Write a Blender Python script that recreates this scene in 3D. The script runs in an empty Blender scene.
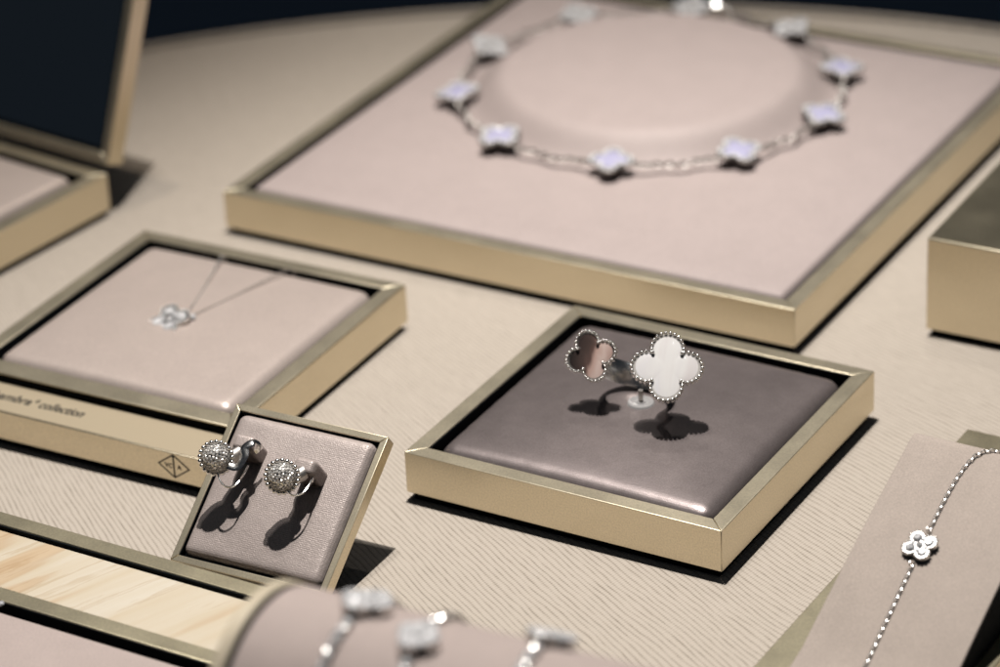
import bpy, math, random
from mathutils import Vector, Matrix
R = random.Random(7)
S = 0.01                       # everything below is authored in centimetres
PI = math.pi
scene = bpy.context.scene
COL = scene.collection

# ------------------------------------------------------------------ materials
def new_mat(name):
    m = bpy.data.materials.new(name); m.use_nodes = True
    nt = m.node_tree; b = nt.nodes['Principled BSDF']
    return m, nt, b

def N(nt, t, **kw):
    n = nt.nodes.new(t)
    for k, v in kw.items():
        if k.startswith('i_'):
            key = k[2:]
            n.inputs[int(key) if key.isdigit() else key.replace('_', ' ')].default_value = v
        else: setattr(n, k, v)
    return n

def math_n(nt, op, a, b=None):
    n = nt.nodes.new('ShaderNodeMath'); n.operation = op
    for i, v in enumerate((a, b)):
        if v is None: continue
        if isinstance(v, (int, float)): n.inputs[i].default_value = v
        else: nt.links.new(v, n.inputs[i])
    return n.outputs[0]

def ramp(nt, fac, stops):
    r = nt.nodes.new('ShaderNodeValToRGB')
    el = r.color_ramp.elements
    while len(el) < len(stops): el.new(0.5)
    for e, (p, c) in zip(el, stops): e.position = p; e.color = (*c, 1)
    nt.links.new(fac, r.inputs[0]); return r.outputs[0]

def bump(nt, b, h, strength, dist):
    bn = N(nt, 'ShaderNodeBump'); bn.inputs['Strength'].default_value = strength
    bn.inputs['Distance'].default_value = dist
    nt.links.new(h, bn.inputs['Height']); nt.links.new(bn.outputs[0], b.inputs['Normal'])

def simple(name, col, rough=.5, metal=0., spec=.5, noise=None, coat=0.):
    m, nt, b = new_mat(name)
    b.inputs['Base Color'].default_value = (*col, 1); b.inputs['Roughness'].default_value = rough
    b.inputs['Metallic'].default_value = metal; b.inputs['Specular IOR Level'].default_value = spec
    b.inputs['Coat Weight'].default_value = coat
    if noise:
        tc = N(nt, 'ShaderNodeTexCoord'); nz = N(nt, 'ShaderNodeTexNoise', i_Scale=noise[0], i_Detail=3.)
        nt.links.new(tc.outputs['Object'], nz.inputs['Vector'])
        bump(nt, b, nz.outputs[0], noise[1], .0005)
    return m

def gold(name, col, rough, grain=.25):
    m, nt, b = new_mat(name)
    tc = N(nt, 'ShaderNodeTexCoord')
    n1 = N(nt, 'ShaderNodeTexNoise', i_Scale=1900., i_Detail=2.)
    n2 = N(nt, 'ShaderNodeTexNoise', i_Scale=60., i_Detail=4.)
    mp = N(nt, 'ShaderNodeMapping'); mp.inputs['Scale'].default_value = (1, 1, 6)
    nt.links.new(tc.outputs['Object'], n1.inputs['Vector'])
    nt.links.new(tc.outputs['Object'], mp.inputs[0]); nt.links.new(mp.outputs[0], n2.inputs['Vector'])
    c = ramp(nt, n1.outputs[0], [(.3, [x*.88 for x in col]), (.7, [min(1, x*1.07) for x in col])])
    nt.links.new(c, b.inputs['Base Color'])
    r = math_n(nt, 'ADD', math_n(nt, 'MULTIPLY', n2.outputs[0], .16), rough-.08)
    nt.links.new(r, b.inputs['Roughness'])
    b.inputs['Metallic'].default_value = .92
    bump(nt, b, n1.outputs[0], grain, .0001)
    return m

def satin(name, col, rough=.42, sheen=.15, weave=2600., bs=.25, spec=.5, mott=.06, metal=0.):
    m, nt, b = new_mat(name)
    tc = N(nt, 'ShaderNodeTexCoord')
    n1 = N(nt, 'ShaderNodeTexNoise', i_Scale=90., i_Detail=5., i_Roughness=.6)
    nt.links.new(tc.outputs['Object'], n1.inputs['Vector'])
    c = ramp(nt, n1.outputs[0], [(.3, [x*(1-mott) for x in col]), (.7, [x*(1+mott) for x in col])])
    sx = N(nt, 'ShaderNodeSeparateXYZ'); nt.links.new(tc.outputs['Object'], sx.inputs[0])
    a = math_n(nt, 'SINE', math_n(nt, 'MULTIPLY', math_n(nt, 'ADD', sx.outputs[0], sx.outputs[1]), weave*2.2))
    d = math_n(nt, 'SINE', math_n(nt, 'MULTIPLY', math_n(nt, 'SUBTRACT', sx.outputs[0], sx.outputs[1]), weave*2.2))
    w = math_n(nt, 'MULTIPLY', a, d)
    n2 = N(nt, 'ShaderNodeTexNoise', i_Scale=2500., i_Detail=1.)
    nt.links.new(tc.outputs['Object'], n2.inputs['Vector'])
    h = math_n(nt, 'ADD', math_n(nt, 'MULTIPLY', w, .18), math_n(nt, 'ADD', n2.outputs[0], math_n(nt, 'MULTIPLY', n1.outputs[0], 3.)))
    mx = N(nt, 'ShaderNodeMix', data_type='RGBA', blend_type='MULTIPLY')
    mx.inputs[0].default_value = 1.
    g = ramp(nt, n2.outputs[0], [(.25, (.84, .84, .84)), (.75, (1.1, 1.1, 1.1))])
    nt.links.new(c, mx.inputs['A']); nt.links.new(g, mx.inputs['B'])
    nt.links.new(mx.outputs['Result'], b.inputs['Base Color'])
    b.inputs['Roughness'].default_value = rough; b.inputs['Specular IOR Level'].default_value = spec
    b.inputs['Metallic'].default_value = metal
    b.inputs['Sheen Weight'].default_value = sheen; b.inputs['Sheen Roughness'].default_value = .4
    bump(nt, b, h, bs, .00012)
    return m

def fabric():
    m, nt, b = new_mat('ribbed_fabric')
    tc = N(nt, 'ShaderNodeTexCoord')
    sx = N(nt, 'ShaderNodeSeparateXYZ'); nt.links.new(tc.outputs['Object'], sx.inputs[0])
    X = math_n(nt, 'ADD', sx.outputs[0], .40); Y = math_n(nt, 'ADD', sx.outputs[1], -.77)  # object origin at y = 75 cm
    th = math_n(nt, 'ARCTAN2', Y, X)
    rr = math_n(nt, 'SQRT', math_n(nt, 'ADD', math_n(nt, 'MULTIPLY', X, X), math_n(nt, 'MULTIPLY', Y, Y)))
    c = math_n(nt, 'MULTIPLY', th, .86)               # metres across the ribs
    # slow waviness, stretched along the ribs
    cb = N(nt, 'ShaderNodeCombineXYZ'); nt.links.new(math_n(nt, 'MULTIPLY', c, 3.), cb.inputs[0]); nt.links.new(rr, cb.inputs[1])
    nz = N(nt, 'ShaderNodeTexNoise', i_Scale=26., i_Detail=3., i_Roughness=.55); nt.links.new(cb.outputs[0], nz.inputs['Vector'])
    cd = math_n(nt, 'ADD', c, math_n(nt, 'MULTIPLY', math_n(nt, 'SUBTRACT', nz.outputs[0], .5), .0040))
    ph = math_n(nt, 'MULTIPLY', cd, PI/.00175)
    rib = math_n(nt, 'ABSOLUTE', math_n(nt, 'SINE', ph))
    rib = math_n(nt, 'POWER', rib, .7)
    ph2 = math_n(nt, 'MULTIPLY', rr, 2*PI/.00095)
    yarn = math_n(nt, 'SINE', math_n(nt, 'ADD', ph2, math_n(nt, 'MULTIPLY', ph, 1.0)))
    cb2 = N(nt, 'ShaderNodeCombineXYZ'); nt.links.new(math_n(nt, 'MULTIPLY', c, 5.), cb2.inputs[0]); nt.links.new(rr, cb2.inputs[1])
    n2 = N(nt, 'ShaderNodeTexNoise', i_Scale=120., i_Detail=4., i_Roughness=.65); nt.links.new(cb2.outputs[0], n2.inputs['Vector'])
    n3 = N(nt, 'ShaderNodeTexNoise', i_Scale=1500., i_Detail=2.); nt.links.new(tc.outputs['Object'], n3.inputs['Vector'])
    depth = math_n(nt, 'ADD', math_n(nt, 'MULTIPLY', n2.outputs[0], 1.7), -.12)   # some furrows deeper than others
    v = math_n(nt, 'SUBTRACT', 1., math_n(nt, 'MULTIPLY', math_n(nt, 'SUBTRACT', 1., rib), depth))
    h = math_n(nt, 'ADD', v, math_n(nt, 'ADD', math_n(nt, 'MULTIPLY', yarn, .34), math_n(nt, 'MULTIPLY', n3.outputs[0], .25)))
    t = math_n(nt, 'ADD', math_n(nt, 'MULTIPLY', v, .8), math_n(nt, 'ADD', math_n(nt, 'MULTIPLY', yarn, .13), math_n(nt, 'MULTIPLY', n3.outputs[0], .25)))
    col = ramp(nt, t, [(.12, (.32, .268, .212)), (.5, (.53, .455, .375)), (.88, (.675, .59, .498))])  # furrows darkened in the colour, standing in for their shade
    nt.links.new(col, b.inputs['Base Color'])
    b.inputs['Roughness'].default_value = .75; b.inputs['Specular IOR Level'].default_value = .25
    b.inputs['Sheen Weight'].default_value = .1
    bump(nt, b, h, .55, .0004)
    return m

def wood():
    m, nt, b = new_mat('pale_wood')
    tc = N(nt, 'ShaderNodeTexCoord')
    m0 = N(nt, 'ShaderNodeMapping'); m0.inputs['Rotation'].default_value = (0, 0, -math.radians(68))
    mp = N(nt, 'ShaderNodeMapping'); mp.inputs['Scale'].default_value = (9, 95, 20)
    nt.links.new(tc.outputs['Object'], m0.inputs[0]); nt.links.new(m0.outputs[0], mp.inputs[0])
    nz = N(nt, 'ShaderNodeTexNoise', i_Scale=.62, i_Detail=2., i_Roughness=.5, i_Distortion=.5); nt.links.new(mp.outputs[0], nz.inputs['Vector'])
    n2 = N(nt, 'ShaderNodeTexNoise', i_Scale=2.3, i_Detail=5., i_Roughness=.6, i_Distortion=.3); nt.links.new(mp.outputs[0], n2.inputs['Vector'])
    sx = N(nt, 'ShaderNodeSeparateXYZ'); nt.links.new(tc.outputs['Object'], sx.inputs[0])
    f = math_n(nt, 'ADD', nz.outputs[0], math_n(nt, 'MULTIPLY', sx.outputs[0], 2.6))   # the strip pales towards one end
    c1 = ramp(nt, f, [(.38, (.62, .43, .26)), (.5, (.74, .57, .385)), (.56, (.70, .54, .37)), (.60, (.77, .665, .51)), (.85, (.84, .77, .655))])
    c2 = ramp(nt, n2.outputs[0], [(.36, (1, 1, 1)), (.42, (.86, .80, .72)), (.46, (1, 1, 1)), (.6, (.96, .94, .90))])
    mx = N(nt, 'ShaderNodeMix', data_type='RGBA', blend_type='MULTIPLY'); mx.inputs[0].default_value = 1.
    nt.links.new(c1, mx.inputs['A']); nt.links.new(c2, mx.inputs['B']); c = mx.outputs['Result']
    nt.links.new(c, b.inputs['Base Color']); b.inputs['Roughness'].default_value = .35
    return m

def pearl(name, stops, scale, rot=0., rough=.15):
    m, nt, b = new_mat(name)
    tc = N(nt, 'ShaderNodeTexCoord')
    mp = N(nt, 'ShaderNodeMapping'); mp.inputs['Rotation'].default_value = (0, 0, rot); mp.inputs['Scale'].default_value = (scale, scale*.35, scale)
    nt.links.new(tc.outputs['Object'], mp.inputs[0])
    nz = N(nt, 'ShaderNodeTexNoise', i_Scale=1., i_Detail=3., i_Distortion=.8); nt.links.new(mp.outputs[0], nz.inputs['Vector'])
    sx = N(nt, 'ShaderNodeSeparateXYZ'); nt.links.new(mp.outputs[0], sx.inputs[0])
    return m, nt, b, nz, sx, rough, stops

def white_pearl():
    m, nt, b, nz, sx, r, st = pearl('white_mother_of_pearl', None, 75., .5)
    c = ramp(nt, nz.outputs[0], [(.34, (.86, .79, .77)), (.46, (.98, .945, .91)), (.54, (.93, .89, .875)), (.66, (.88, .87, .91))])
    nt.links.new(c, b.inputs['Base Color']); b.inputs['Roughness'].default_value = .42; b.inputs['Specular IOR Level'].default_value = 1.
    b.inputs['Coat Weight'].default_value = .3; b.inputs['Coat Roughness'].default_value = .05
    return m

def grey_pearl():
    m, nt, b, nz, sx, r, st = pearl('grey_mother_of_pearl', None, 150., 1.05)
    f = math_n(nt, 'ADD', math_n(nt, 'MULTIPLY', sx.outputs[0], .62), math_n(nt, 'ADD', math_n(nt, 'MULTIPLY', nz.outputs[0], .35), .33))
    c = ramp(nt, f, [(.2, (.035, .028, .026)), (.42, (.11, .075, .065)), (.5, (.16, .10, .085)), (.55, (.68, .46, .39)), (.66, (.86, .66, .58)), (.8, (.62, .42, .36))])  # dark and pink halves paint a reflection into the stone's colour
    nt.links.new(c, b.inputs['Base Color']); b.inputs['Roughness'].default_value = .2
    b.inputs['Coat Weight'].default_value = .5; b.inputs['Coat Roughness'].default_value = .05
    return m

def gem_mat(name, col, metal=.55, rough=.07):
    m, nt, b = new_mat(name)
    g = N(nt, 'ShaderNodeNewGeometry')
    tc = N(nt, 'ShaderNodeTexCoord')
    vn = N(nt, 'ShaderNodeTexVoronoi', i_Scale=1400.); nt.links.new(tc.outputs['Object'], vn.inputs['Vector'])
    c = ramp(nt, vn.outputs['Color'], [(.25, [x*.5 for x in col]), (.45, [x*.85 for x in col]), (.7, col)])  # light and dark cells put facet sparkle into the colour
    nt.links.new(c, b.inputs['Base Color'])
    b.inputs['Metallic'].default_value = metal; b.inputs['Roughness'].default_value = rough
    b.inputs['Specular IOR Level'].default_value = 1.
    return m

M = dict(
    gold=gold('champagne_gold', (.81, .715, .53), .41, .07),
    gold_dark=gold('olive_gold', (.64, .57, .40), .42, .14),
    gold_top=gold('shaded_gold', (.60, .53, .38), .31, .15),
    plate=simple('champagne_plate', (.64, .53, .37), .45, .3, noise=(900, .08)),
    black=simple('black_lining', (.006, .008, .010), .8, spec=.1),
    satin_grey=satin('mauve_grey_satin', (.34, .285, .275), .37, .0, metal=.64, mott=.11),
    satin_pink=satin('pale_mauve_satin', (.78, .65, .58), .37, .0, mott=.03, metal=.36),
    satin_big=satin('mauve_satin', (.55, .455, .428), .60, .0, mott=.03, metal=.08),
    twill=satin('mauve_twill', (.60, .505, .465), .45, .0, weave=2600., bs=.8, metal=.18, mott=.08),
    suede=satin('mauve_suede', (.54, .455, .395), .8, .05, bs=.35, spec=.15, mott=.05),
    suede_front=satin('rose_mauve_suede', (.56, .46, .42), .7, .1, bs=.2, spec=.2, mott=.04),
    fabric=fabric(), wood=wood(),
    silver=simple('white_gold', (.88, .86, .83), .24, 1.),
    silver_dark=simple('shaded_white_gold', (.50, .47, .44), .45, 1.),  # dimmer copy of the white gold, shade put into its colour
    gem=gem_mat('diamond', (.84, .83, .84), .32, .2),
    gem_bright=gem_mat('bright_diamond', (.99, .97, .97), .0, .15),  # whiter copy of the diamond, its brightness put into the colour
    pave=gem_mat('pave_diamond', (1., .95, .89), .42, .24),
    lavender=simple('lavender_stone', (.56, .54, .74), .3, coat=.3, noise=(700, .1)),
    pearl=white_pearl(), grey_pearl=grey_pearl(),
    mirror=simple('dark_mirror', (.72, .72, .70), .02, 1.),
    ink=simple('black_ink', (.012, .012, .014), .6),
    rose=simple('cream_enamel_gold', (.78, .67, .50), .35, .1),
    backdrop=simple('midnight_backdrop', (.40, .46, .54), .9, spec=.05),
)
m, nt, b = new_mat('clear_acrylic')
b.inputs['Base Color'].default_value = (.66, .64, .63, 1); b.inputs['Roughness'].default_value = .08
b.inputs['Transmission Weight'].default_value = .35; b.inputs['IOR'].default_value = 1.45
M['acrylic'] = m

# ------------------------------------------------------------------ mesh builder
class MB:
    def __init__(s): s.v = []; s.f = []
    def add(s, vs, fs):
        o = len(s.v); s.v += [tuple(v) for v in vs]; s.f += [tuple(i+o for i in f) for f in fs]; return s
    def box(s, x0, x1, y0, y1, z0, z1):
        return s.add([(x0,y0,z0),(x1,y0,z0),(x1,y1,z0),(x0,y1,z0),(x0,y0,z1),(x1,y0,z1),(x1,y1,z1),(x0,y1,z1)],
            [(0,3,2,1),(4,5,6,7),(0,1,5,4),(1,2,6,5),(2,3,7,6),(3,0,4,7)])
    def frame(s, x0, x1, y0, y1, z0, z1, rw, front=None, back=None):
        f = rw if front is None else front; k = rw if back is None else back
        o = [(x0,y0),(x1,y0),(x1,y1),(x0,y1)]; i = [(x0+rw,y0+f),(x1-rw,y0+f),(x1-rw,y1-k),(x0+rw,y1-k)]
        g = .0035
        for a in range(4):                       # four mitred rails, a hairline joint at each corner
            c = (a+1) % 4; dx, dy = o[c][0]-o[a][0], o[c][1]-o[a][1]; L = math.hypot(dx, dy); dx, dy = dx/L*g, dy/L*g
            s.prism([(o[a][0]+dx, o[a][1]+dy), (o[c][0]-dx, o[c][1]-dy), (i[c][0]-dx, i[c][1]-dy), (i[a][0]+dx, i[a][1]+dy)], z0, z1)
        return s
    def prism(s, pts, z0, z1):
        n = len(pts)
        vs = [(x,y,z0) for x,y in pts]+[(x,y,z1) for x,y in pts]
        fs = [tuple(range(n-1,-1,-1)), tuple(range(n,2*n))]+[(i,(i+1)%n,n+(i+1)%n,n+i) for i in range(n)]
        return s.add(vs, fs)
    def ring_prism(s, outer, inner, z0, z1):
        n = len(outer); vs = [(x,y,z) for z in (z0,z1) for P in (outer,inner) for x,y in P]
        fs = []
        for i in range(n):
            j = (i+1) % n
            fs += [(i,j,2*n+j,2*n+i),(n+j,n+i,3*n+i,3*n+j),(2*n+i,2*n+j,3*n+j,3*n+i),(j,i,n+i,n+j)]
        return s.add(vs, fs)
    def dome(s, pts, z0, h, rings=5):
        """closed outline raised into a low cushion"""
        n = len(pts); cx = sum(p[0] for p in pts)/n; cy = sum(p[1] for p in pts)/n
        vs = []; fs = []
        for k in range(rings):
            t = k/rings; q = 1-t
            vs += [(cx+(x-cx)*q, cy+(y-cy)*q, z0+h*math.sqrt(max(0, 1-q*q))) for x, y in pts]
        vs.append((cx, cy, z0+h))
        for k in range(rings-1):
            for i in range(n):
                j = (i+1) % n; fs.append((k*n+i, k*n+j, (k+1)*n+j, (k+1)*n+i))
        c = rings*n
        for i in range(n): fs.append(((rings-1)*n+i, (rings-1)*n+(i+1)%n, c))
        return s.add(vs, fs)
    def sphere(s, c, r, nu=10, nv=6):
        c = Vector(c); vs = [c+Vector((0,0,r))]; fs = []
        for j in range(1, nv):
            a = PI*j/nv
            for i in range(nu):
                b = 2*PI*i/nu; vs.append(c+Vector((r*math.sin(a)*math.cos(b), r*math.sin(a)*math.sin(b), r*math.cos(a))))
        vs.append(c-Vector((0,0,r)))
        for i in range(nu): fs.append((0, 1+i, 1+(i+1)%nu))
        for j in range(nv-2):
            for i in range(nu):
                a = 1+j*nu+i; d = 1+j*nu+(i+1)%nu; fs.append((a, a+nu, d+nu, d))
        L = len(vs)-1
        for i in range(nu): fs.append((L, L-nu+(i+1)%nu, L-nu+i))
        return s.add(vs, fs)
    def gem(s, c, n, r, sides=8, tw=None, tilt=.22):
        """brilliant-cut crown: table, star band and girdle, flat facets"""
        c = Vector(c); n = Vector(n).normalized()
        a = n.orthogonal().normalized(); b = n.cross(a); tw = R.random()*6 if tw is None else tw
        n2 = (n+Vector((R.uniform(-tilt,tilt), R.uniform(-tilt,tilt), R.uniform(-tilt,tilt)))).normalized()
        vs = []; fs = []
        for rad, h, off in ((1, -.35, 0), (1, 0, 0), (.62, .34, .5)):
            for i in range(sides):
                t = tw+2*PI*(i+off)/sides
                vs.append(c+(a*math.cos(t)+b*math.sin(t))*r*rad+n2*r*h)
        k = sides
        for i in range(k):
            j = (i+1) % k
            fs += [(i, j, k+j, k+i), (k+i, k+j, 2*k+i), (k+j, 2*k+j, 2*k+i)]
        fs.append(tuple(2*k+i for i in range(k)))
        return s.add(vs, fs)
    def lathe(s, prof, n=48, c=(0,0,0)):
        vs = [(c[0]+r*math.cos(2*PI*i/n), c[1]+r*math.sin(2*PI*i/n), c[2]+z) for r, z in prof for i in range(n)]
        fs = []
        for k in range(len(prof)-1):
            for i in range(n):
                j = (i+1) % n; fs.append((k*n+i, k*n+j, (k+1)*n+j, (k+1)*n+i))
        fs.append(tuple((len(prof)-1)*n+i for i in range(n)))
        return s.add(vs, fs)
    def tube(s, path, r, n=8, up=(0,0,1), flat=1.):
        P = [Vector(p) for p in path]; vs = []; fs = []
        for i, p in enumerate(P):
            t = (P[min(i+1, len(P)-1)]-P[max(i-1, 0)]).normalized()
            a = t.cross(Vector(up))
            a = a.normalized() if a.length > 1e-4 else t.orthogonal().normalized()
            b = a.cross(t)
            rr = r[i] if isinstance(r, (list, tuple)) else r
            for k in range(n):
                q = 2*PI*k/n; vs.append(p+a*math.cos(q)*rr+b*math.sin(q)*rr*flat)
        for i in range(len(P)-1):
            for k in range(n):
                j = (k+1) % n; fs.append((i*n+k, i*n+j, (i+1)*n+j, (i+1)*n+k))
        fs.append(tuple(range(n-1, -1, -1))); fs.append(tuple((len(P)-1)*n+k for k in range(n)))
        return s.add(vs, fs)
    def link(s, c, t, up, L, W, r, seg=10, cs=5):
        c = Vector(c); t = Vector(t).normalized(); b = Vector(up); b = (b-t*b.dot(t)).normalized()
        a = t.cross(b); vs = []; fs = []
        for i in range(seg):
            q = 2*PI*i/seg; ctr = t*math.cos(q)*L+a*math.sin(q)*W
            rad = (t*math.cos(q)/L+a*math.sin(q)/W).normalized()
            for k in range(cs):
                w = 2*PI*k/cs; vs.append(c+ctr+rad*math.cos(w)*r+b*math.sin(w)*r)
        for i in range(seg):
            for k in range(cs):
                j = (i+1) % seg; l = (k+1) % cs
                fs.append((i*cs+k, j*cs+k, j*cs+l, i*cs+l))
        return s.add(vs, fs)
    def chain(s, path, pitch, r, up, wid=.62, jit=0.):
        P = resample(path, pitch)
        for i in range(len(P)-1):
            c = (P[i]+P[i+1])/2; t = P[i+1]-P[i]
            u = Vector(up(c) if callable(up) else up)
            side = t.normalized().cross(u)
            ang = (PI/4 if i % 2 else -PI/4)+R.uniform(-jit, jit)
            s.link(c, t, u*math.cos(ang)+side*math.sin(ang), pitch*.62, pitch*.62*wid, r)
        return s
    def build(s, name, mat, parent=None, smooth=True, bevel=0., seg=2, auto=40):
        me = bpy.data.meshes.new(name)
        me.from_pydata([(x*S, y*S, z*S) for x, y, z in s.v], [], s.f)
        me.materials.append(M[mat]); me.update()
        import bmesh
        bm = bmesh.new(); bm.from_mesh(me); bmesh.ops.recalc_face_normals(bm, faces=bm.faces)
        for e in bm.edges:
            if len(e.link_faces) == 2 and e.calc_face_angle(0) > math.radians(auto): e.smooth = False
        for f in bm.faces: f.smooth = smooth
        bm.to_mesh(me); bm.free()
        o = bpy.data.objects.new(name, me); COL.objects.link(o)
        if parent: o.parent = parent
        if bevel:
            md = o.modifiers.new('bevel', 'BEVEL'); md.width = bevel*S; md.segments = seg; md.limit_method = 'ANGLE'; md.angle_limit = math.radians(40)
            md.harden_normals = False
        return o

def resample(path, pitch):
    P = [Vector(p) for p in path]; d = [0]
    for a, b in zip(P, P[1:]): d.append(d[-1]+(b-a).length)
    n = max(1, round(d[-1]/pitch)); out = []; k = 0
    for i in range(n+1):
        t = d[-1]*i/n
        while k < len(P)-2 and d[k+1] < t: k += 1
        u = (t-d[k])/max(1e-9, d[k+1]-d[k]); out.append(P[k].lerp(P[k+1], min(1, u)))
    return out

def spline(pts, n=12):
    P = [Vector(p) for p in pts]; P = [2*P[0]-P[1]]+P+[2*P[-1]-P[-2]]; out = []
    for i in range(1, len(P)-2):
        p0, p1, p2, p3 = P[i-1:i+3]
        for k in range(n):
            t = k/n
            out.append(.5*((2*p1)+(p2-p0)*t+(2*p0-5*p1+4*p2-p3)*t*t+(3*p1-p0-3*p2+p3)*t**3))
    out.append(P[-2]); return out

def thing(name, label, cat, loc, yaw=0., rot=None, group=None):
    o = bpy.data.objects.new(name, None); COL.objects.link(o)
    if rot is not None:
        o.matrix_world = Matrix.Translation(Vector(loc)*S) @ rot.to_4x4()
    else:
        o.location = Vector(loc)*S; o.rotation_euler = (0, 0, yaw)
    o.empty_display_size = .01
    o['label'] = label; o['category'] = cat
    if group: o['group'] = group
    return o

def tag(o, label, cat, group=None):
    o['label'] = label; o['category'] = cat
    if group: o['group'] = group

def axes(x, n):
    """rotation whose local z is n and whose local x is as near as possible to x"""
    n = Vector(n).normalized(); x = Vector(x); x = (x-n*x.dot(n)).normalized(); y = n.cross(x)
    return Matrix((x, y, n)).transposed()

def pillow(x0, x1, y0, y1, z, h, r, crown=0., n=26, puck=0., z_low=None):
    """upholstered pad: rounded edges, slight crown, small puckers along the edge"""
    def cuts(a, b):
        e = [r*(1-math.cos(PI/2*k/6)) for k in range(6)]
        mid = [a+r+(b-a-2*r)*k/n for k in range(n+1)]
        return [a+t for t in e]+mid+[b-t for t in reversed(e)]
    xs, ys = cuts(x0, x1), cuts(y0, y1); vs = []; fs = []
    for y in ys:
        for x in xs:
            dx = max(0, r-min(x-x0, x1-x)); dy = max(0, r-min(y-y0, y1-y))
            d = min(1, math.hypot(dx, dy)/r)
            u = (x-x0)/(x1-x0)*2-1; v = (y-y0)/(y1-y0)*2-1
            zz = z-h+h*math.sqrt(max(0, 1-d*d))+crown*(1-u*u)*(1-v*v)
            if puck: zz += puck*d*(math.sin(x*9+math.sin(x*3))*.5+math.sin(y*8.3+1)*.5)
            k = 1.
            if d >= 1 and dx > 0 and dy > 0:
                k = r/math.hypot(dx, dy)
                cx = x0+r if x < (x0+x1)/2 else x1-r; cy = y0+r if y < (y0+y1)/2 else y1-r
                vs.append((cx+(x-cx)*k, cy+(y-cy)*k, zz))
            else: vs.append((x, y, zz))
    nx, ny = len(xs), len(ys)
    for j in range(ny-1):
        for i in range(nx-1):
            a = j*nx+i; fs.append((a, a+1, a+nx+1, a+nx))
    # skirt
    zl = z-h-.35 if z_low is None else z_low
    per = [i for i in range(nx)]+[j*nx+nx-1 for j in range(1, ny)]+[(ny-1)*nx+i for i in range(nx-2, -1, -1)]+[j*nx for j in range(ny-2, 0, -1)]
    base = len(vs)
    for p in per: vs.append((vs[p][0], vs[p][1], zl))
    L = len(per)
    for i in range(L): fs.append((per[i], base+i, base+(i+1) % L, per[(i+1) % L]))
    m = MB(); m.add(vs, fs); return m

GAP, TOP = .25, 1.556
def tray(name, label, loc, yaw, w, d, cushion, rail=.5, inset=.24, rim='gold', cz=.03, cr=.3, crown=.1, front=None, cat='display tray', puck=0., n=26):
    t = thing(name, label, cat, loc, yaw)
    f = rail if front is None else front
    MB().frame(0, w, 0, d, GAP, TOP, rail, f).build('frame', rim, t, bevel=.022)
    MB().box(rail+.004, w-rail-.004, f+.004, d-rail-.004, GAP+.03, GAP+.45).build('lining', 'black', t)
    MB().frame(rail+.004, w-rail-.004, f+.004, d-rail-.004, GAP+.452, TOP-.04, .03).build('inner_wall', 'black', t)
    MB().box(.16, w-.16, .16, d-.16, 0, GAP-.004).build('plinth', 'black', t)
    a = rail+inset
    pillow(a, w-a, f+inset, d-a, TOP+cz, .42, cr, crown, puck=puck, n=n).build('cushion', cushion, t, auto=80)
    return t

def lobes(W, n=64, rot=0., d=.55, r=.45):
    out = []
    for i in range(n):
        p = 2*PI*i/n; q = ((p+PI/4) % (PI/2))-PI/4
        rho = (d*math.cos(q)+math.sqrt(r*r-(d*math.sin(q))**2))*W/2
        out.append((rho*math.cos(p+rot), rho*math.sin(p+rot)))
    return out

def along(pts, count):
    P = [Vector((*p, 0)) for p in pts]; P.append(P[0])
    return resample(P, sum((b-a).length for a, b in zip(P, P[1:]))/count)[:-1]

# ------------------------------------------------------------------ setting
prof = [(41.2, 0), (41.8, -.12), (42.1, -.5), (42.1, -6)]
tb = MB()
vs = [(42*math.cos(2*PI*i/128), 42*math.sin(2*PI*i/128)) for i in range(128)]
tb.prism(vs, -3, 0)
table = tb.build('tabletop', 'fabric', None, auto=30, bevel=.12)
table.location = (0, .75, 0); table['kind'] = 'structure'
pp = [(42.12*math.cos(2*PI*i/160), 42.12*math.sin(2*PI*i/160), .02) for i in range(161)]
MB().tube(pp, .16, 8).build('piping', 'fabric', table)
bd = MB()
arc = [(150*math.sin(a), 40+150*math.cos(a)) for a in [(-70+140*k/40)*PI/180 for k in range(41)]]
bd.add([(x, y, z) for z in (-120, 120) for x, y in arc], [(k, k+1, 42+k, 41+k) for k in range(40)])
o = bd.build('backdrop', 'backdrop'); o['kind'] = 'structure'

# ------------------------------------------------------------------ trays
YB = -.536
bt = tray('display_tray', 'largest square gold tray with smooth mauve pad carrying the lavender necklace', (-8.939, 98.523, 0), YB, 20.8, 20.7, 'satin_big', rail=.5, inset=.19, crown=0., cz=-.02, cr=.2)
COLC = (9.3, 12.95)
prof = [(6.9, -.05)]+[(6.6-1.65*k/12, (1-math.cos(PI*k/12))/2*.92) for k in range(13)]+[(4.95*(1-k/6), .92+.03*math.sin(k/6*PI/2)) for k in range(1, 6)]+[(.01, .95)]
MB().lathe(prof, 96, (*COLC, TOP-.02)).build('raised_disc', 'satin_big', bt, auto=80)

tray('display_tray', 'square gold tray with dark grey mauve satin cushion holding the two flower ring', (-2.880, 80.428, 0), -.546, 10., 10., 'satin_grey', inset=.14, cz=-.04, cr=.5, crown=.36, puck=.02)

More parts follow.
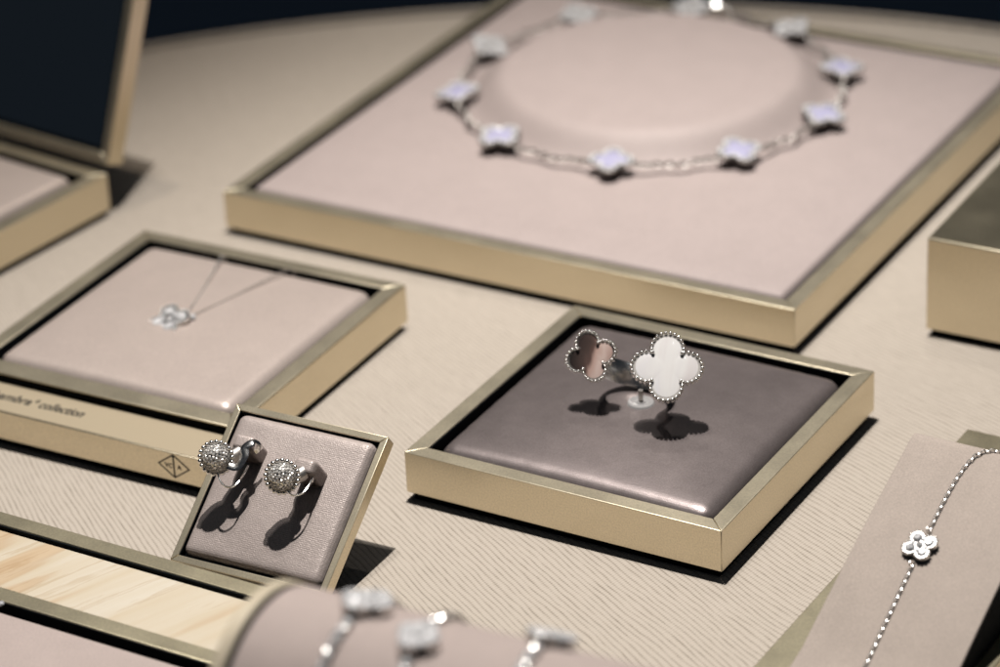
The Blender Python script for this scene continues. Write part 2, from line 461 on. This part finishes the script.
# pendant tray with a lettered ledge along its front
PY = -.521
pt = thing('display_tray', 'square gold tray with pale satin cushion and lettered front ledge under the pendant', 'display tray', (-16.234, 87.373, 0), PY)
MB().frame(0, 9.8, -.15, 9.8, TOP-.07, TOP, .52, .69).build('frame', 'gold', pt, bevel=.03)
MB().frame(.004, 9.796, .02, 9.796, GAP, TOP-.073, .5).build('side_wall', 'gold', pt)
MB().box(.53, 9.27, .56, 9.27, GAP+.03, GAP+.45).build('lining', 'black', pt)
MB().frame(.525, 9.275, .545, 9.275, GAP+.452, TOP-.04, .03).build('inner_wall', 'black', pt)
MB().box(.16, 9.64, -1.46, 9.64, 0, GAP-.004).build('plinth', 'black', pt)
pillow(.70, 9.10, .70, 9.10, TOP-.01, .42, .4, .22, puck=.012).build('cushion', 'satin_pink', pt, auto=80)
MB().box(.006, 9.794, -.13, .015, GAP+.8, TOP-.073).build('shadow_gap', 'black', pt)  # black strip filling in for the shade between rim and ledge
ledge = MB().box(0, 9.8, -1.62, -.14, GAP, 1.205).build('ledge', 'gold', pt, bevel=.03)
MB().box(.03, 9.77, -1.59, -.15, 1.206, 1.226).build('pale_ledge_top', 'plate', ledge)  # thin sheet added; its paler colour stands in for light on the ledge

def letters(txt, size, loc, rot, parent, name, shear=0., off=0., align='LEFT', width=None):
    cu = bpy.data.curves.new(name, 'FONT'); cu.body = txt; cu.size = size*S; cu.shear = shear; cu.offset = off*S
    cu.extrude = .004*S; cu.align_x = align; cu.resolution_u = 3
    t = bpy.data.objects.new(name+'_curve', cu); COL.objects.link(t)
    bpy.context.view_layer.update()
    me = bpy.data.meshes.new_from_object(t.evaluated_get(bpy.context.evaluated_depsgraph_get()))
    bpy.data.objects.remove(t, do_unlink=True)
    xs = [v.co.x for v in me.vertices]; W = max(xs)-min(xs)
    k = width*S/W if width else 1.
    o = bpy.data.objects.new(name, me); COL.objects.link(o); me.materials.clear(); me.materials.append(M['ink'])
    o.parent = parent; o.location = Vector(loc)*S; o.rotation_euler = rot; o.scale = (k, 1, 1); me.name = name
    return o
for tx, u0, sz, wd, dv in (('Alhambra', 1.30, .56, 1.85, 0), ('\u00ae', 3.20, .24, .12, .22), ('collection', 3.43, .56, 1.55, 0)):
    letters(tx, sz, (u0, -1.03+dv+.012*(u0-2), 1.231), (0, 0, .014), ledge, 'lettering', .18, .007, 'LEFT', wd)
# diamond shaped maker's mark on the ledge front
lg = MB(); cx, cz, a, bb = 8.64, .765, .56, .40
def rhomb(k): return [(cx-a*k, cz), (cx, cz-bb*k), (cx+a*k, cz), (cx, cz+bb*k)]
for (p, q), (p2, q2) in zip(zip(rhomb(1), rhomb(1)[1:]+rhomb(1)[:1]), zip(rhomb(.87), rhomb(.87)[1:]+rhomb(.87)[:1])):
    lg.add([(p[0], -1.627, p[1]), (q[0], -1.627, q[1]), (q2[0], -1.627, q2[1]), (p2[0], -1.627, p2[1])], [(0, 1, 2, 3)])
def vstroke(x0, z0, x1, z1, w):
    d = Vector((x1-x0, 0, z1-z0)).normalized(); n = Vector((-d.z, 0, d.x))*w/2
    A = Vector((x0, -1.628, z0)); B = Vector((x1, -1.628, z1)); lg.add([A+n, A-n, B-n, B+n], [(0, 1, 2, 3)])
vstroke(cx, cz-.36, cx, cz+.36, .05); vstroke(cx-.06, cz-.33, cx+.06, cz-.33, .02); vstroke(cx-.05, cz+.30, cx+.05, cz+.30, .02)
lg.build('emblem', 'ink', ledge, smooth=False)
letters('VC', .2, (cx-.31, -1.627, cz-.07), (PI/2, 0, 0), ledge, 'lettering', 0, .004)
letters('A', .2, (cx+.12, -1.627, cz-.07), (PI/2, 0, 0), ledge, 'lettering', 0, .004)

# wood strip tray in the lower left
wt = thing('display_tray', 'long gold tray with pale wood strip and mauve pad, in the near left corner', 'display tray', (-14.08, 78.27, 0), -.553)
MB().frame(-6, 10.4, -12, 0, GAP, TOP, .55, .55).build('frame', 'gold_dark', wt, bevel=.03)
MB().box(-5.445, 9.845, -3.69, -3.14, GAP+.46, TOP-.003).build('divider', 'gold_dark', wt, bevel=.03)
MB().box(-5.445, 9.845, -11.44, -.56, GAP+.03, GAP+.45).build('lining', 'black', wt)
MB().box(-5.44, 9.84, -3.13, -.60, GAP+.455, TOP-.16).build('wood_strip', 'wood', wt, bevel=.02)
MB().box(-5.84, 10.24, -11.84, -.16, 0, GAP-.004).build('plinth', 'black', wt)
MB().box(-5.44, 9.84, -3.72, -3.694, GAP+.46, TOP-.04).build('inner_wall', 'black', wt)
MB().box(-5.44, 9.84, -.596, -.556, GAP+.46, TOP-.03).build('inner_wall', 'black', wt)  # black strip in place of the rail's shadow along the wood
pillow(-5.2, 9.6, -11.2, -3.97, TOP-.08, .4, .15).build('cushion', 'suede_front', wt, auto=80)

# ------------------------------------------------------------------ mirror box, far left
by = -.66
mb = thing('jewellery_box', 'open gold jewellery box with dark mirror in its raised lid', 'jewellery box', (-12.95, 100.4, 0), by)
MB().frame(-9, 0, -8.5, 0, GAP, TOP, .5).build('frame', 'gold', mb, bevel=.022)
MB().box(-8.49, -.51, -7.99, -.51, GAP+.03, GAP+.45).build('lining', 'black', mb)
MB().frame(-8.496, -.504, -7.996, -.504, GAP+.452, TOP-.04, .03).build('inner_wall', 'black', mb)
MB().box(-8.84, -.16, -8.34, -.16, 0, GAP-.004).build('plinth', 'black', mb)
pillow(-8.2, -.8, -7.7, -.8, TOP+.05, .42, .3, .1).build('cushion', 'satin_pink', mb, auto=80)
lid = MB().frame(-9, 0, 0, 8.4, 0, .75, .34).build('lid', 'gold', mb, bevel=.022)
lean = math.radians(90-21.5)
lid.location = Vector((.03, .12, TOP+.09))*S
lid.matrix_local = Matrix.Translation(Vector((.03, .74, TOP+.05))*S) @ Matrix.Rotation(PI/2-math.radians(21.5), 4, 'X')
MB().box(-8.655, -.345, .345, 8.055, .40, .62).build('lid_back', 'black', lid)
# the face towards the viewer is local +z after the rotation is applied below
MB().box(-8.50, -.50, .50, 7.90, .622, .64).build('mirror', 'mirror', lid)
MB().tube([(-7.5, -.05, .1), (-.6, -.05, .1)], .09, 8).build('hinge', 'gold_dark', lid)

# gold block at the right
bk = thing('riser', 'plain solid gold display block with bright top edge at the right', 'display block', (13.05, 88.69, 0), -.525)
MB().box(0, 9, 0, 8.2, GAP, 3.37).build('block_body', 'gold', bk, bevel=.06)
MB().box(.09, 8.91, .09, 8.11, 3.372, 3.385).build('shaded_top', 'gold_top', bk)  # thin sheet added so the block's top is shaded by colour
MB().box(.16, 8.84, .16, 8.04, 0, GAP-.004).build('plinth', 'black', bk)

# ------------------------------------------------------------------ lavender necklace
def to_world(loc, yaw, p):
    c, s = math.cos(yaw), math.sin(yaw); return (loc[0]+c*p[0]-s*p[1], loc[1]+s*p[0]+c*p[1], p[2])
nk = thing('necklace', 'silver necklace of lavender four petal flowers on the largest tray', 'necklace', to_world((-8.939, 98.523), YB, (*COLC, TOP+.22)), YB)
NR = 6.72
angs = [-148, -112, -74, -37, -2, 33, 68, 104, 140, 176]
proto = None
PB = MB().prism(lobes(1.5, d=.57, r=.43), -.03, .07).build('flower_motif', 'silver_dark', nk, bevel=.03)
g = MB()
for rad, cnt in ((1.28, 32), (.9, 20), (.5, 9)):
    for p in along(lobes(rad, d=.57, r=.43), cnt): g.gem((p.x, p.y, .09), (0, 0, 1), .088)
g.build('diamonds', 'gem_bright', PB, smooth=False)
used_back = False
for a in angs:
    t = math.radians(a)
    k = {68: -.15, 104: -.2, 140: -.25, 176: -.3}.get(a, .12)     # the motifs at the back lean inwards, against the raised disc
    tilt = Vector((math.cos(t)*k+R.uniform(-.06, .06), math.sin(t)*k+R.uniform(-.06, .06), 1))
    rot = axes((math.cos(t), math.sin(t), 0), tilt)
    if a in (68, 104, 140, 176):
        if not used_back: mo = PB; used_back = True
        else:
            mo = PB.copy(); COL.objects.link(mo); mo.parent = nk
            for ch in PB.children:
                k2 = ch.copy(); COL.objects.link(k2); k2.parent = mo
    elif proto is None:
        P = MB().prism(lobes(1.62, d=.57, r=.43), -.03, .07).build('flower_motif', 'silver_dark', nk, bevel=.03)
        st = MB().dome(lobes(1.10, d=.57, r=.43), .075, .05).build('stone', 'lavender', P, auto=80)
        g = MB()
        for p in along(lobes(1.38, d=.57, r=.43), 36): g.gem((p.x, p.y, .09), (0, 0, 1), .085)
        g.build('diamond_border', 'gem_bright', P, smooth=False)
        proto = (P, list(P.children)); mo = P
    else:
        mo = proto[0].copy(); COL.objects.link(mo); mo.parent = nk
        for ch in proto[1]:
            k = ch.copy(); COL.objects.link(k); k.parent = mo
    mo.matrix_local = Matrix.Translation(Vector((NR*math.cos(t), NR*math.sin(t), .22+(.3 if abs(tilt.x)+abs(tilt.y) > 1 else 0)))*S) @ rot.to_4x4()
c = MB()
for i, a in enumerate(angs):
    a2 = angs[(i+1) % len(angs)]+(360 if i == len(angs)-1 else 0)
    h = math.degrees(.74/NR)
    path = [(NR*(1+.012*math.sin(k))*math.cos(math.radians(q)), NR*(1+.012*math.sin(k))*math.sin(math.radians(q)), .13-.07*math.sin(PI*k/14))
            for k, q in enumerate([a+h+(a2-a-2*h)*j/14 for j in range(15)])]
    c.chain(path, .23, .043, (0, 0, 1), jit=.3)
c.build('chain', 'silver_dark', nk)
cl = MB()
for q in (92, 95.5): cl.sphere((NR*math.cos(math.radians(q)), NR*math.sin(math.radians(q)), .30), .14, 14, 10)
cl.tube([(NR*math.cos(math.radians(q)), NR*math.sin(math.radians(q)), .2) for q in range(84, 92)], .07, 8)
H = Matrix.Rotation(-YB, 3, 'Z') @ Vector((-.065, -.66, .747))     # polished disc added to the clasp, angled to throw a glint
ctr = Vector((NR*math.cos(math.radians(96)), NR*math.sin(math.radians(96)), .5))
a1 = H.orthogonal().normalized(); a2 = H.cross(a1)
disc = [ctr+(a1*math.cos(2*PI*k/20)+a2*math.sin(2*PI*k/20))*.11 for k in range(20)]
cl.add(disc+[p-H*.1 for p in disc], [tuple(range(20)), tuple(range(39, 19, -1))]+[(k, 20+k, 20+(k+1) % 20, (k+1) % 20) for k in range(20)])
cl.build('clasp', 'silver', nk)

# ------------------------------------------------------------------ pendant
pd = thing('pendant', 'small diamond flower pendant on fine chain over the pale satin cushion', 'pendant necklace', to_world((-16.234, 87.373), PY, (4.62, 4.35, TOP+.22)), PY)
def diamond_flower(parent, W, name='flower_motif', beads=True, gm='gem', th=.07):
    P = MB().prism(lobes(W, 64, 0, .57, .43), -th, th*.6).build(name, 'silver', parent, bevel=.02)
    g = MB()
    for k in range(4):
        t = k*PI/2; g.gem((W*.27*math.cos(t), W*.27*math.sin(t), th*.6+.02), (.1*math.cos(t), .1*math.sin(t), 1), W*.145, 8)
    g.gem((0, 0, th*.6+.03), (0, 0, 1), W*.105)
    for k in range(4):
        t = PI/4+k*PI/2; g.gem((W*.2*math.cos(t), W*.2*math.sin(t), th*.6+.01), (0, 0, 1), W*.06)
    g.build('diamonds', gm, P, smooth=False)
    MB().sphere((0, 0, th*.6+.06), W*.05, 10, 7).build('center_bead', 'silver_dark', P)
    if beads:
        bb = MB()
        for p in along(lobes(W*.98, 64, 0, .57, .43), 30): bb.sphere((p.x, p.y, th*.5), W*.042, 10, 6)
        bb.build('beaded_edge', 'silver', P)
    return P
fm = diamond_flower(pd, 1.36, gm='gem_bright')
fm.matrix_local = Matrix.Translation(Vector((0, 0, .02))*S) @ axes((.87, .5, .05), (-.1, -.35, 1)).to_4x4()
bl = MB()
for k in range(4): bl.gem((.50+.07*math.sin(k*1.7), .36+.05*k, .09-.02*k), (0, -.3, 1), .11)
bl.tube([(.36, .36, -.02), (.44, .5, .08), (.58, .56, .02)], .05, 8)
bl.build('bail', 'gem_bright', pd, smooth=False)
c = MB()
c.chain([(.25, .62, .03), (-.1, 1.8, -.04), (-.55, 3.2, -.05), (-1.05, 4.62, -.05), (-1.11, 4.82, -.2), (-1.12, 4.9, -.5)], .085, .013, (0, 0, 1))
c.chain([(.5, .55, .03), (.75, 1.7, -.04), (1.1, 3.2, -.05), (1.42, 4.62, -.05), (1.46, 4.82, -.2), (1.47, 4.9, -.5)], .085, .013, (0, 0, 1))
c.build('chain', 'silver', pd)

# ------------------------------------------------------------------ between-the-finger ring
UF = Vector((2.08, -1.26, .2)).normalized()
FL, FS = Vector((4.63, 80.79, 3.65)), Vector((2.55, 82.05, 3.45))
nL, nS = Vector((-.05, -.70, .71)).normalized(), Vector((-.30, -.76, .57)).normalized()
rg = thing('ring', 'open ring with one large white and one small grey pearl flower', 'ring', (3.75, 82.1, 1.9))
base = Vector((3.75, 82.1, 1.9))
def flower(center, n, xdir, W, stone, beads, br, label):
    rot = axes(xdir, n)
    P = MB().prism(lobes(W*.93), -.16, 0).build('flower_motif', 'silver_dark', rg, bevel=.02)
    P.matrix_local = Matrix.Translation((center-base)*S) @ rot.to_4x4()
    s = MB().dome(lobes(W*.84), .004, .014, 6).build('stone', stone, P, auto=80)
    s['label'] = label
    b = MB()
    for p in along(lobes(W*.95), beads): b.sphere((p.x, p.y, .02), br, 12, 8)
    for p in along(lobes(W*.95, 64), beads): b.sphere((p.x*1.0, p.y*1.0, -.12), br*.95, 10, 6)
    b.build('beaded_border', 'silver', P)
    cp = MB()
    for k in range(4):
        t = PI/4+k*PI/2; cp.sphere((W*.275*math.cos(t), W*.275*math.sin(t), .06), br*1.05, 10, 7)
    cp.build('prongs', 'silver', P)
flower(FL, nL, (.985, 0, .0)+Vector((0, 0, -.17)) if False else Vector((.98, .02, -.16)), 2.1, 'pearl', 50, .055, 'white mother of pearl stone')
flower(FS, nS, Vector((.90, -.15, .36)), 1.56, 'grey_pearl', 42, .047, 'grey mother of pearl stone, dark and pink reflection painted in')
nm = (nL+nS).normalized(); mid = (FL+FS)/2; ctr = mid-nm*1.05
ux = (UF-nm*UF.dot(nm)).normalized()
# the hoop runs from the back of the small flower round the finger to the back of the large one
path = [ctr+(ux*math.cos(t)*1.02+nm*math.sin(t)*.98) for t in [math.radians(142-(142+218-38-0)*-k/30) if False else math.radians(140+260*k/32) for k in range(33)]]
path = [FS-nS*.14]+path+[FL-nL*.14]
ax = ux.cross(nm)
MB().tube([p-base for p in path], .08, 10, up=ax, flat=4.4).build('band', 'silver', rg)
# clear foot the ring stands in
ac = thing('ring_stand', 'small clear acrylic foot under the two flower ring', 'ring stand', (3.93, 82.0, TOP+.285))
MB().lathe([(.38, 0), (.40, .03), (.37, .08), (.31, .09), (.26, .06), (.15, .06), (.11, .10)], 32).build('foot', 'acrylic', ac)
MB().tube([(0, 0, .14), (0, -.0, .45)], .07, 10, up=(0, 1, 0)).build('post', 'silver_dark', ac)

# ------------------------------------------------------------------ earring card
CO = Vector((-9.378, 76.963, .5)); cu_ = Vector((.87177, -.48992, 0)); cw = Vector((.39267, .69872, .59800)); cn = cu_.cross(cw)
crot = Matrix((cu_, cw, cn)).transposed()
cd = thing('display_card', 'small square gold framed earring card tilted back on the table', 'earring card', CO, rot=crot)
MB().frame(0, 4.9, 0, 4.9, -.42, 0, .2).build('frame', 'gold', cd, bevel=.02)
MB().box(.204, 4.696, .204, 4.696, -.40, -.30).build('lining', 'black', cd)
MB().frame(.203, 4.697, .203, 4.697, -.298, -.03, .02).build('inner_wall', 'black', cd)
pillow(.235, 4.665, .235, 4.665, .10, .36, .26, .12, puck=.01, z_low=-.29).build('cushion', 'twill', cd, auto=80)
leg = MB()
leg.add([(x, y, z) for x in (1.9, 3.0) for y, z in ((3.6, -.43), (3.3, -.43), (2.0, -2.2), (2.25, -2.32))], [(0, 1, 2, 3), (7, 6, 5, 4), (0, 3, 7, 4), (3, 2, 6, 7), (2, 1, 5, 6), (1, 0, 4, 5)])
leg.build('easel_leg', 'black', cd)
ft = MB()
ft.add([(x, y, z) for x in (.15, 4.75) for y, z in ((.35, -.43), (.05, -.425), (-.13, -.52), (.17, -.74))], [(0, 1, 2, 3), (7, 6, 5, 4), (0, 3, 7, 4), (3, 2, 6, 7), (2, 1, 5, 6), (1, 0, 4, 5)])
ft.build('easel_foot', 'black', cd)
for x, y in ((1.31, 3.46), (3.35, 3.20)):
    k = pillow(x-.34, x+.34, y-.25, y+.25, 1.06, .25, .14, 0, n=4, z_low=.1)
    k.build('ear_block', 'twill', cd, auto=80)

def earring(ball, label, clip, wire):
    bl = Vector(ball); post = [bl+Vector((.06, .0, -.2)), bl+Vector((.16, .14, -.32)), bl+Vector((.26, .32, -.42)), bl+Vector((.32, .5, -.5))]; Bw = CO+crot@bl
    n = (Vector((0, 0, 47.2))-Bw).normalized()
    n = (n+Vector((-.10, -.05, -.12))).normalized()
    t = thing('earring', label, 'earring', Bw, rot=axes((1, 0, 0), n), group='pave ball earrings on the tilted card')
    inv = axes((1, 0, 0), n).transposed()
    D = MB().lathe([(.36, -.14), (.41, -.06), (.39, .0), (.35, .09), (.27, .19), (.17, .25), (.05, .27), (.01, .272)], 40).build('dome', 'silver', t, auto=80)
    g = MB(); K = 84
    for i in range(K):
        z = 1-(i+.5)/K; r = math.sqrt(max(0, 1-z*z)); q = i*2.39996
        d = Vector((r*math.cos(q), r*math.sin(q), z)); g.gem((d.x*.375, d.y*.375, d.z*.275), d, .052, 7)
    g.build('pave_diamonds', 'pave', D, smooth=False)
    b = MB()
    for k in range(21):
        q = 2*PI*k/21; b.sphere((.445*math.cos(q), .445*math.sin(q), .0), .07, 12, 8)
    for k in range(24):
        q = 2*PI*(k+.5)/24; b.sphere((.43*math.cos(q), .43*math.sin(q), -.115), .05, 10, 6)
    b.build('bead_ring', 'silver', t)
    MB().lathe([(.41, -.10), (.36, -.2), (.2, -.28), (.05, -.3)], 32).build('back_cup', 'silver', t)
    loc = lambda p: inv@(crot@(Vector(p)-bl))
    clip = [Vector(p)+SHIFT for p in clip]; wire = [Vector(p)+SHIFT for p in wire]
    MB().tube([loc(p) for p in spline(clip)], .13, 10, up=inv@(crot@Vector((0, .2, 1))), flat=.3).build('clip', 'silver', t)
    MB().tube([loc(p) for p in post], [.12, .2, .22, .2], 10, up=inv@(crot@Vector((1, 0, 0)))).build('clip_back', 'silver_dark', t)
    MB().tube([loc(p) for p in spline(wire)], .028, 8).build('clip_wire', 'silver', t)
SHIFT = Vector((-.09, .055, -.15))
earring((.91, 2.715, 1.35), 'upper left pave ball earring with its broad silver clip showing',
        [(1.2, 2.64, 1.35), (1.58, 2.62, 1.28), (1.70, 2.95, 1.33), (1.64, 3.2, 1.36), (1.80, 3.40, 1.3), (1.88, 3.32, 1.0)],
        [(1.1, 2.35, 1.35), (1.28, 2.12, 1.3), (1.48, 2.02, 1.22), (1.66, 2.14, 1.12), (1.70, 2.5, 1.0), (1.7, 2.85, .95)])
earring((3.06, 2.625, 1.35), 'lower right pave ball earring with only a thin wire loop showing',
        [(3.2, 2.6, 1.3), (3.3, 2.7, 1.15), (3.28, 2.95, 1.0), (3.25, 3.1, .85)],
        [(3.2, 2.38, 1.35), (3.36, 2.26, 1.3), (3.54, 2.22, 1.22), (3.70, 2.38, 1.1), (3.74, 2.68, 1.0), (3.72, 2.96, .95), (3.70, 2.84, .85)])

# ------------------------------------------------------------------ bracelet ramp at the right
ry = -.555
rp = thing('bracelet_stand', 'sloping mauve bracelet stand on a flat gold base at the right', 'bracelet stand', (5.95, 70.06, 0), ry)
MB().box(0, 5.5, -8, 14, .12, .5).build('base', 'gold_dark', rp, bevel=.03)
MB().box(.12, 5.38, -7.9, 13.88, 0, .115).build('plinth', 'black', rp)
sl = math.radians(22.5); X0, X1 = .97, 5.1
prof = [(-7, .56), (-.3, .58)]
for k in range(1, 13): prof.append((.43+7.9*k/12*math.cos(sl), .60+7.9*k/12*math.sin(sl)+.10*math.sin(PI*k/12)))
ex, ez = prof[-1]; rr = .42
cxx, czz = ex+rr*math.sin(sl), ez-rr*math.cos(sl)
for k in range(1, 9):
    a = PI/2+sl-(PI/2+sl+.15)*k/8; prof.append((cxx+rr*math.cos(a), czz+rr*math.sin(a)))
prof.append((prof[-1][0]+.03, .55))
def shell(pr, th):
    out = []
    for i, (y, z) in enumerate(pr):
        a = Vector(pr[max(0, i-1)]); b = Vector(pr[min(len(pr)-1, i+1)]); d = (b-a).normalized(); out.append((y+d.y*th, z-d.x*th))
    return out
inn = shell(prof, .16); n = len(prof); rm = MB()
vs = [(x, y, z) for x in (X0, X1) for P in (prof, inn) for y, z in P]; fs = []
for i in range(n-1):
    fs += [(i, i+1, 2*n+i+1, 2*n+i), (n+i+1, n+i, 3*n+i, 3*n+i+1), (i+1, i, n+i, n+i+1), (2*n+i, 2*n+i+1, 3*n+i+1, 3*n+i)]
fs += [(0, 2*n, 3*n, n), (n-1, 2*n-1, 4*n-1, 3*n-1)]
rm.add(vs, fs); rm.build('ramp', 'suede', rp, bevel=.03, auto=50)
sp = MB(); poly = [(y, z) for y, z in inn[3:-1]]+[(inn[-1][0]-.02, .505), (inn[3][0], .505)]
q = len(poly); sp.add([(x, y, z-.006) for x in (X0+.05, X1-.05) for y, z in poly], [tuple(range(q)), tuple(range(2*q-1, q-1, -1))]+[(i, (i+1) % q, q+(i+1) % q, q+i) for i in range(q)])
sp.build('ramp_shade_fill', 'black', rp)  # black fill standing in for the shade under the sloping board

def on_ramp(x, s, h=.0):
    if s < 0: return Vector((x, .43+s, .60+h))
    if s <= 7.9:
        return Vector((x, .43+s*math.cos(sl)-h*math.sin(sl), .60+s*math.sin(sl)+.10*math.sin(PI*s/7.9)+h*math.cos(sl)))
    a = PI/2+sl-(s-7.9)/rr; return Vector((x, cxx+(rr+h)*math.cos(a), czz+(rr+h)*math.sin(a)))
br = thing('bracelet', 'fine silver chain bracelet with one diamond flower on the sloping stand', 'bracelet', to_world((5.95, 70.06), ry, (2.7, 4.8, 2.5)), ry)
off = Vector((2.7, 4.8, 2.5))
def ramp_up(c): return (0, -math.sin(sl), math.cos(sl))
c = MB()
c.chain([on_ramp(2.84-.09*k/20*1.2, -2.2+6.05*k/20, .055)-off for k in range(21)], .13, .0185, ramp_up, .52)
c.chain([on_ramp(x, s, .055)-off for x, s in [(2.70+.02, 5.0), (2.70, 5.6), (2.70, 6.3), (2.72, 6.9), (2.78, 7.4), (2.9, 7.8), (3.12, 8.05), (3.5, 8.2), (4.2, 8.35), (4.9, 8.55)]], .13, .0185, ramp_up, .52)
c.build('chain', 'silver', br)
P = diamond_flower(br, .95, th=.08)
P.matrix_local = Matrix.Translation((on_ramp(2.71, 4.42, .13)-off)*S) @ axes((.80, .60, 0), (-.02, -math.sin(sl)-.02, math.cos(sl))).to_4x4()
c = MB()
for s in (3.83, 5.0): c.link(on_ramp(2.72, s, .1)-off, (0, 1, .4), (1, 0, .6), .09, .075, .025, 12, 6)
c.build('jump_ring', 'silver', br)

# ------------------------------------------------------------------ bracelet bolster in the foreground
bc = Vector((-5.56, 62.0, 5.73)); byaw = -.5; r = 2.7
bs = thing('bracelet_bolster', 'rounded mauve bracelet pad with pale gold end rim, blurred in the foreground', 'bracelet stand', (bc.x, bc.y, 0), byaw)
arc = [(-r, .02)]+[(-r*math.cos(PI*k/40), bc.z+r*math.sin(PI*k/40)) for k in range(41)]+[(r, .02)]
def arch(k, zoff=0.): return [(y*k, .02+(z-.02) if z < 1 else bc.z+(z-bc.z)*k) for y, z in arc]
def arch_body(pts, x0, x1):
    m = MB(); q = len(pts)
    m.add([(x, y, z) for x in (x0, x1) for y, z in pts], [tuple(range(q)), tuple(range(2*q-1, q-1, -1))]+[(i, (i+1) % q, q+(i+1) % q, q+i) for i in range(q)])
    return m
arch_body(arc, .12, 13).build('pad', 'suede_front', bs, bevel=.12, seg=3)
arch_body(arch(.97), .0, .125).build('seam', 'black', bs)
arch_body(arch(1.01), -.34, .0).build('end_rim', 'rose', bs, bevel=.06)

def bol(s, t, h=0.): return Vector((s, -(r+h)*math.cos(PI-t), (r+h)*math.sin(t))) if False else Vector((s, (r+h)*math.cos(t), (r+h)*math.sin(t)))
def bracelet(s, tm, drift, label, W, motif2=None):
    o = thing('bracelet', label, 'bracelet', bc, byaw, group='diamond bracelets over the foreground pad')
    def up(c): return (0, c.y, c.z)
    hw = W*.55/r
    c = MB()
    a = [bol(s+drift*(t-tm), t, .09) for t in [tm+hw+(PI-tm-hw)*k/20 for k in range(21)]]
    c.chain(a, .26, .05, up, jit=.3)
    a = [bol(s+drift*(t-tm), t, .09) for t in [tm-hw-(tm-hw)*k/20 for k in range(21)]]
    c.chain(a, .26, .05, up, jit=.3)
    c.build('chain', 'silver', o)
    g = MB()
    for k in range(14): 
        t = tm+hw+.06+k*.09; g.gem(bol(s+drift*(t-tm), t, .16), (0, math.cos(t), math.sin(t)), .12, 8, None, .5)
    g.build('chain_diamonds', 'gem_bright', o, smooth=False)
    P = MB().prism(lobes(W), -.1, .08).build('flower_motif', 'silver', o, bevel=.03)
    g = MB()
    for rad, cnt in ((.84, 22), (.52, 12)):
        for p in along(lobes(W*rad), cnt): g.gem((p.x, p.y, .10), (p.x*.4, p.y*.4, 1), .11, 7, None, .5)
    g.gem((0, 0, .13), (0, 0, 1), .15)
    g.build('diamonds', 'gem_bright', P, smooth=False)
    P.matrix_local = Matrix.Translation(bol(s, tm, .16)*S) @ axes((.2, 1, -.3), (0, math.cos(tm), math.sin(tm))).to_4x4()
bracelet(2.25, math.radians(76), .1, 'bracelet nearest the pale rim, its large diamond flower cresting the pad', 1.35)
bracelet(4.05, math.radians(94), .25, 'middle bracelet on the mauve pad, its flower just below the crest', 1.05)
bracelet(6.45, math.radians(60), .25, 'bracelet farthest from the pale rim, its flower lying flat over the crest', 1.3)

# tiny diamond on the near left pad
dm = MB(); dm.gem((0, 0, .06), (0, -.3, 1), .09); dm.sphere((-.14, .05, .05), .06)
o = dm.build('diamond_stud', 'gem', None, smooth=False); o.location = Vector((-13.5, 73.45, TOP-.06))*S
tag(o, 'tiny sparkling diamond on the mauve pad beside the wood strip', 'diamond')

# ------------------------------------------------------------------ light
def spot(name, loc, aim, power, size, radius, blend=1., col=(1, .965, .925)):
    l = bpy.data.lights.new(name, 'SPOT'); l.energy = power; l.spot_size = math.radians(size); l.spot_blend = blend
    l.shadow_soft_size = radius*S; l.color = col
    o = bpy.data.objects.new(name, l); COL.objects.link(o); o.location = Vector(loc)*S
    o.rotation_euler = (Vector(aim)-Vector(loc)).to_track_quat('-Z', 'Y').to_euler(); return o
spot('overhead_spot', (1, 92, 105), (0, 77, 0), 43, 47, 1.0)
spot('overhead_spot', (-3, 99, 105), (0, 78, 0), 8.5, 47, 2.6)
spot('overhead_spot', (20, 124, 105), (15, 115, 0), 19, 33, .8)
spot('overhead_spot', (-10, 112, 105), (-6, 114, 0), 6, 34, 1., 1., (1, .87, .72))  # unseen lamp added to warm and lift the far left tabletop
spot('overhead_spot', (5, 140, 100), (4, 82, 0), 1.6, 30, 1.)  # unseen rear lamp added for sheen on the satin pads
for k in range(11):           # weak unseen lamps, added only to put glints on metal and stones
    a = 2*PI*(k+.3)/11
    spot('overhead_spot', (3+70*math.cos(a), 85+60*math.sin(a), 110+12*(k % 3)), (2, 84, 0), .17, 70, .3, 1., (1, .95, .88) if k % 2 else (.93, .96, 1))

w = bpy.data.worlds.new('World'); scene.world = w; w.use_nodes = True
bg = w.node_tree.nodes['Background']; bg.inputs[0].default_value = (.009, .0125, .0175, 1); bg.inputs[1].default_value = 1.

# ------------------------------------------------------------------ camera
cam = bpy.data.cameras.new('camera'); co = bpy.data.objects.new('camera', cam); COL.objects.link(co)
right = Vector((.99869397, -.02365712, -.04528469)); up = Vector((.05109171, .46242775, .88518372)); fw = Vector((0, .88634131, -.46303249))
mt = Matrix((right, up, -fw)).transposed().to_4x4(); mt.translation = Vector((0, 0, .4718527)); co.matrix_world = mt
cam.sensor_width = 36; cam.lens = 117.684; cam.clip_start = .01; cam.clip_end = 20
cam.dof.use_dof = True; cam.dof.focus_distance = .892; cam.dof.aperture_fstop = 8.8; cam.dof.aperture_blades = 0
scene.camera = co
scene.view_settings.view_transform = 'Standard'; scene.view_settings.look = 'None'
scene.view_settings.exposure = 0; scene.view_settings.gamma = 1
scene.render.engine = 'CYCLES'
scene.cycles.diffuse_bounces = 0
scene.cycles.use_denoising = True; scene.cycles.sample_clamp_indirect = 4
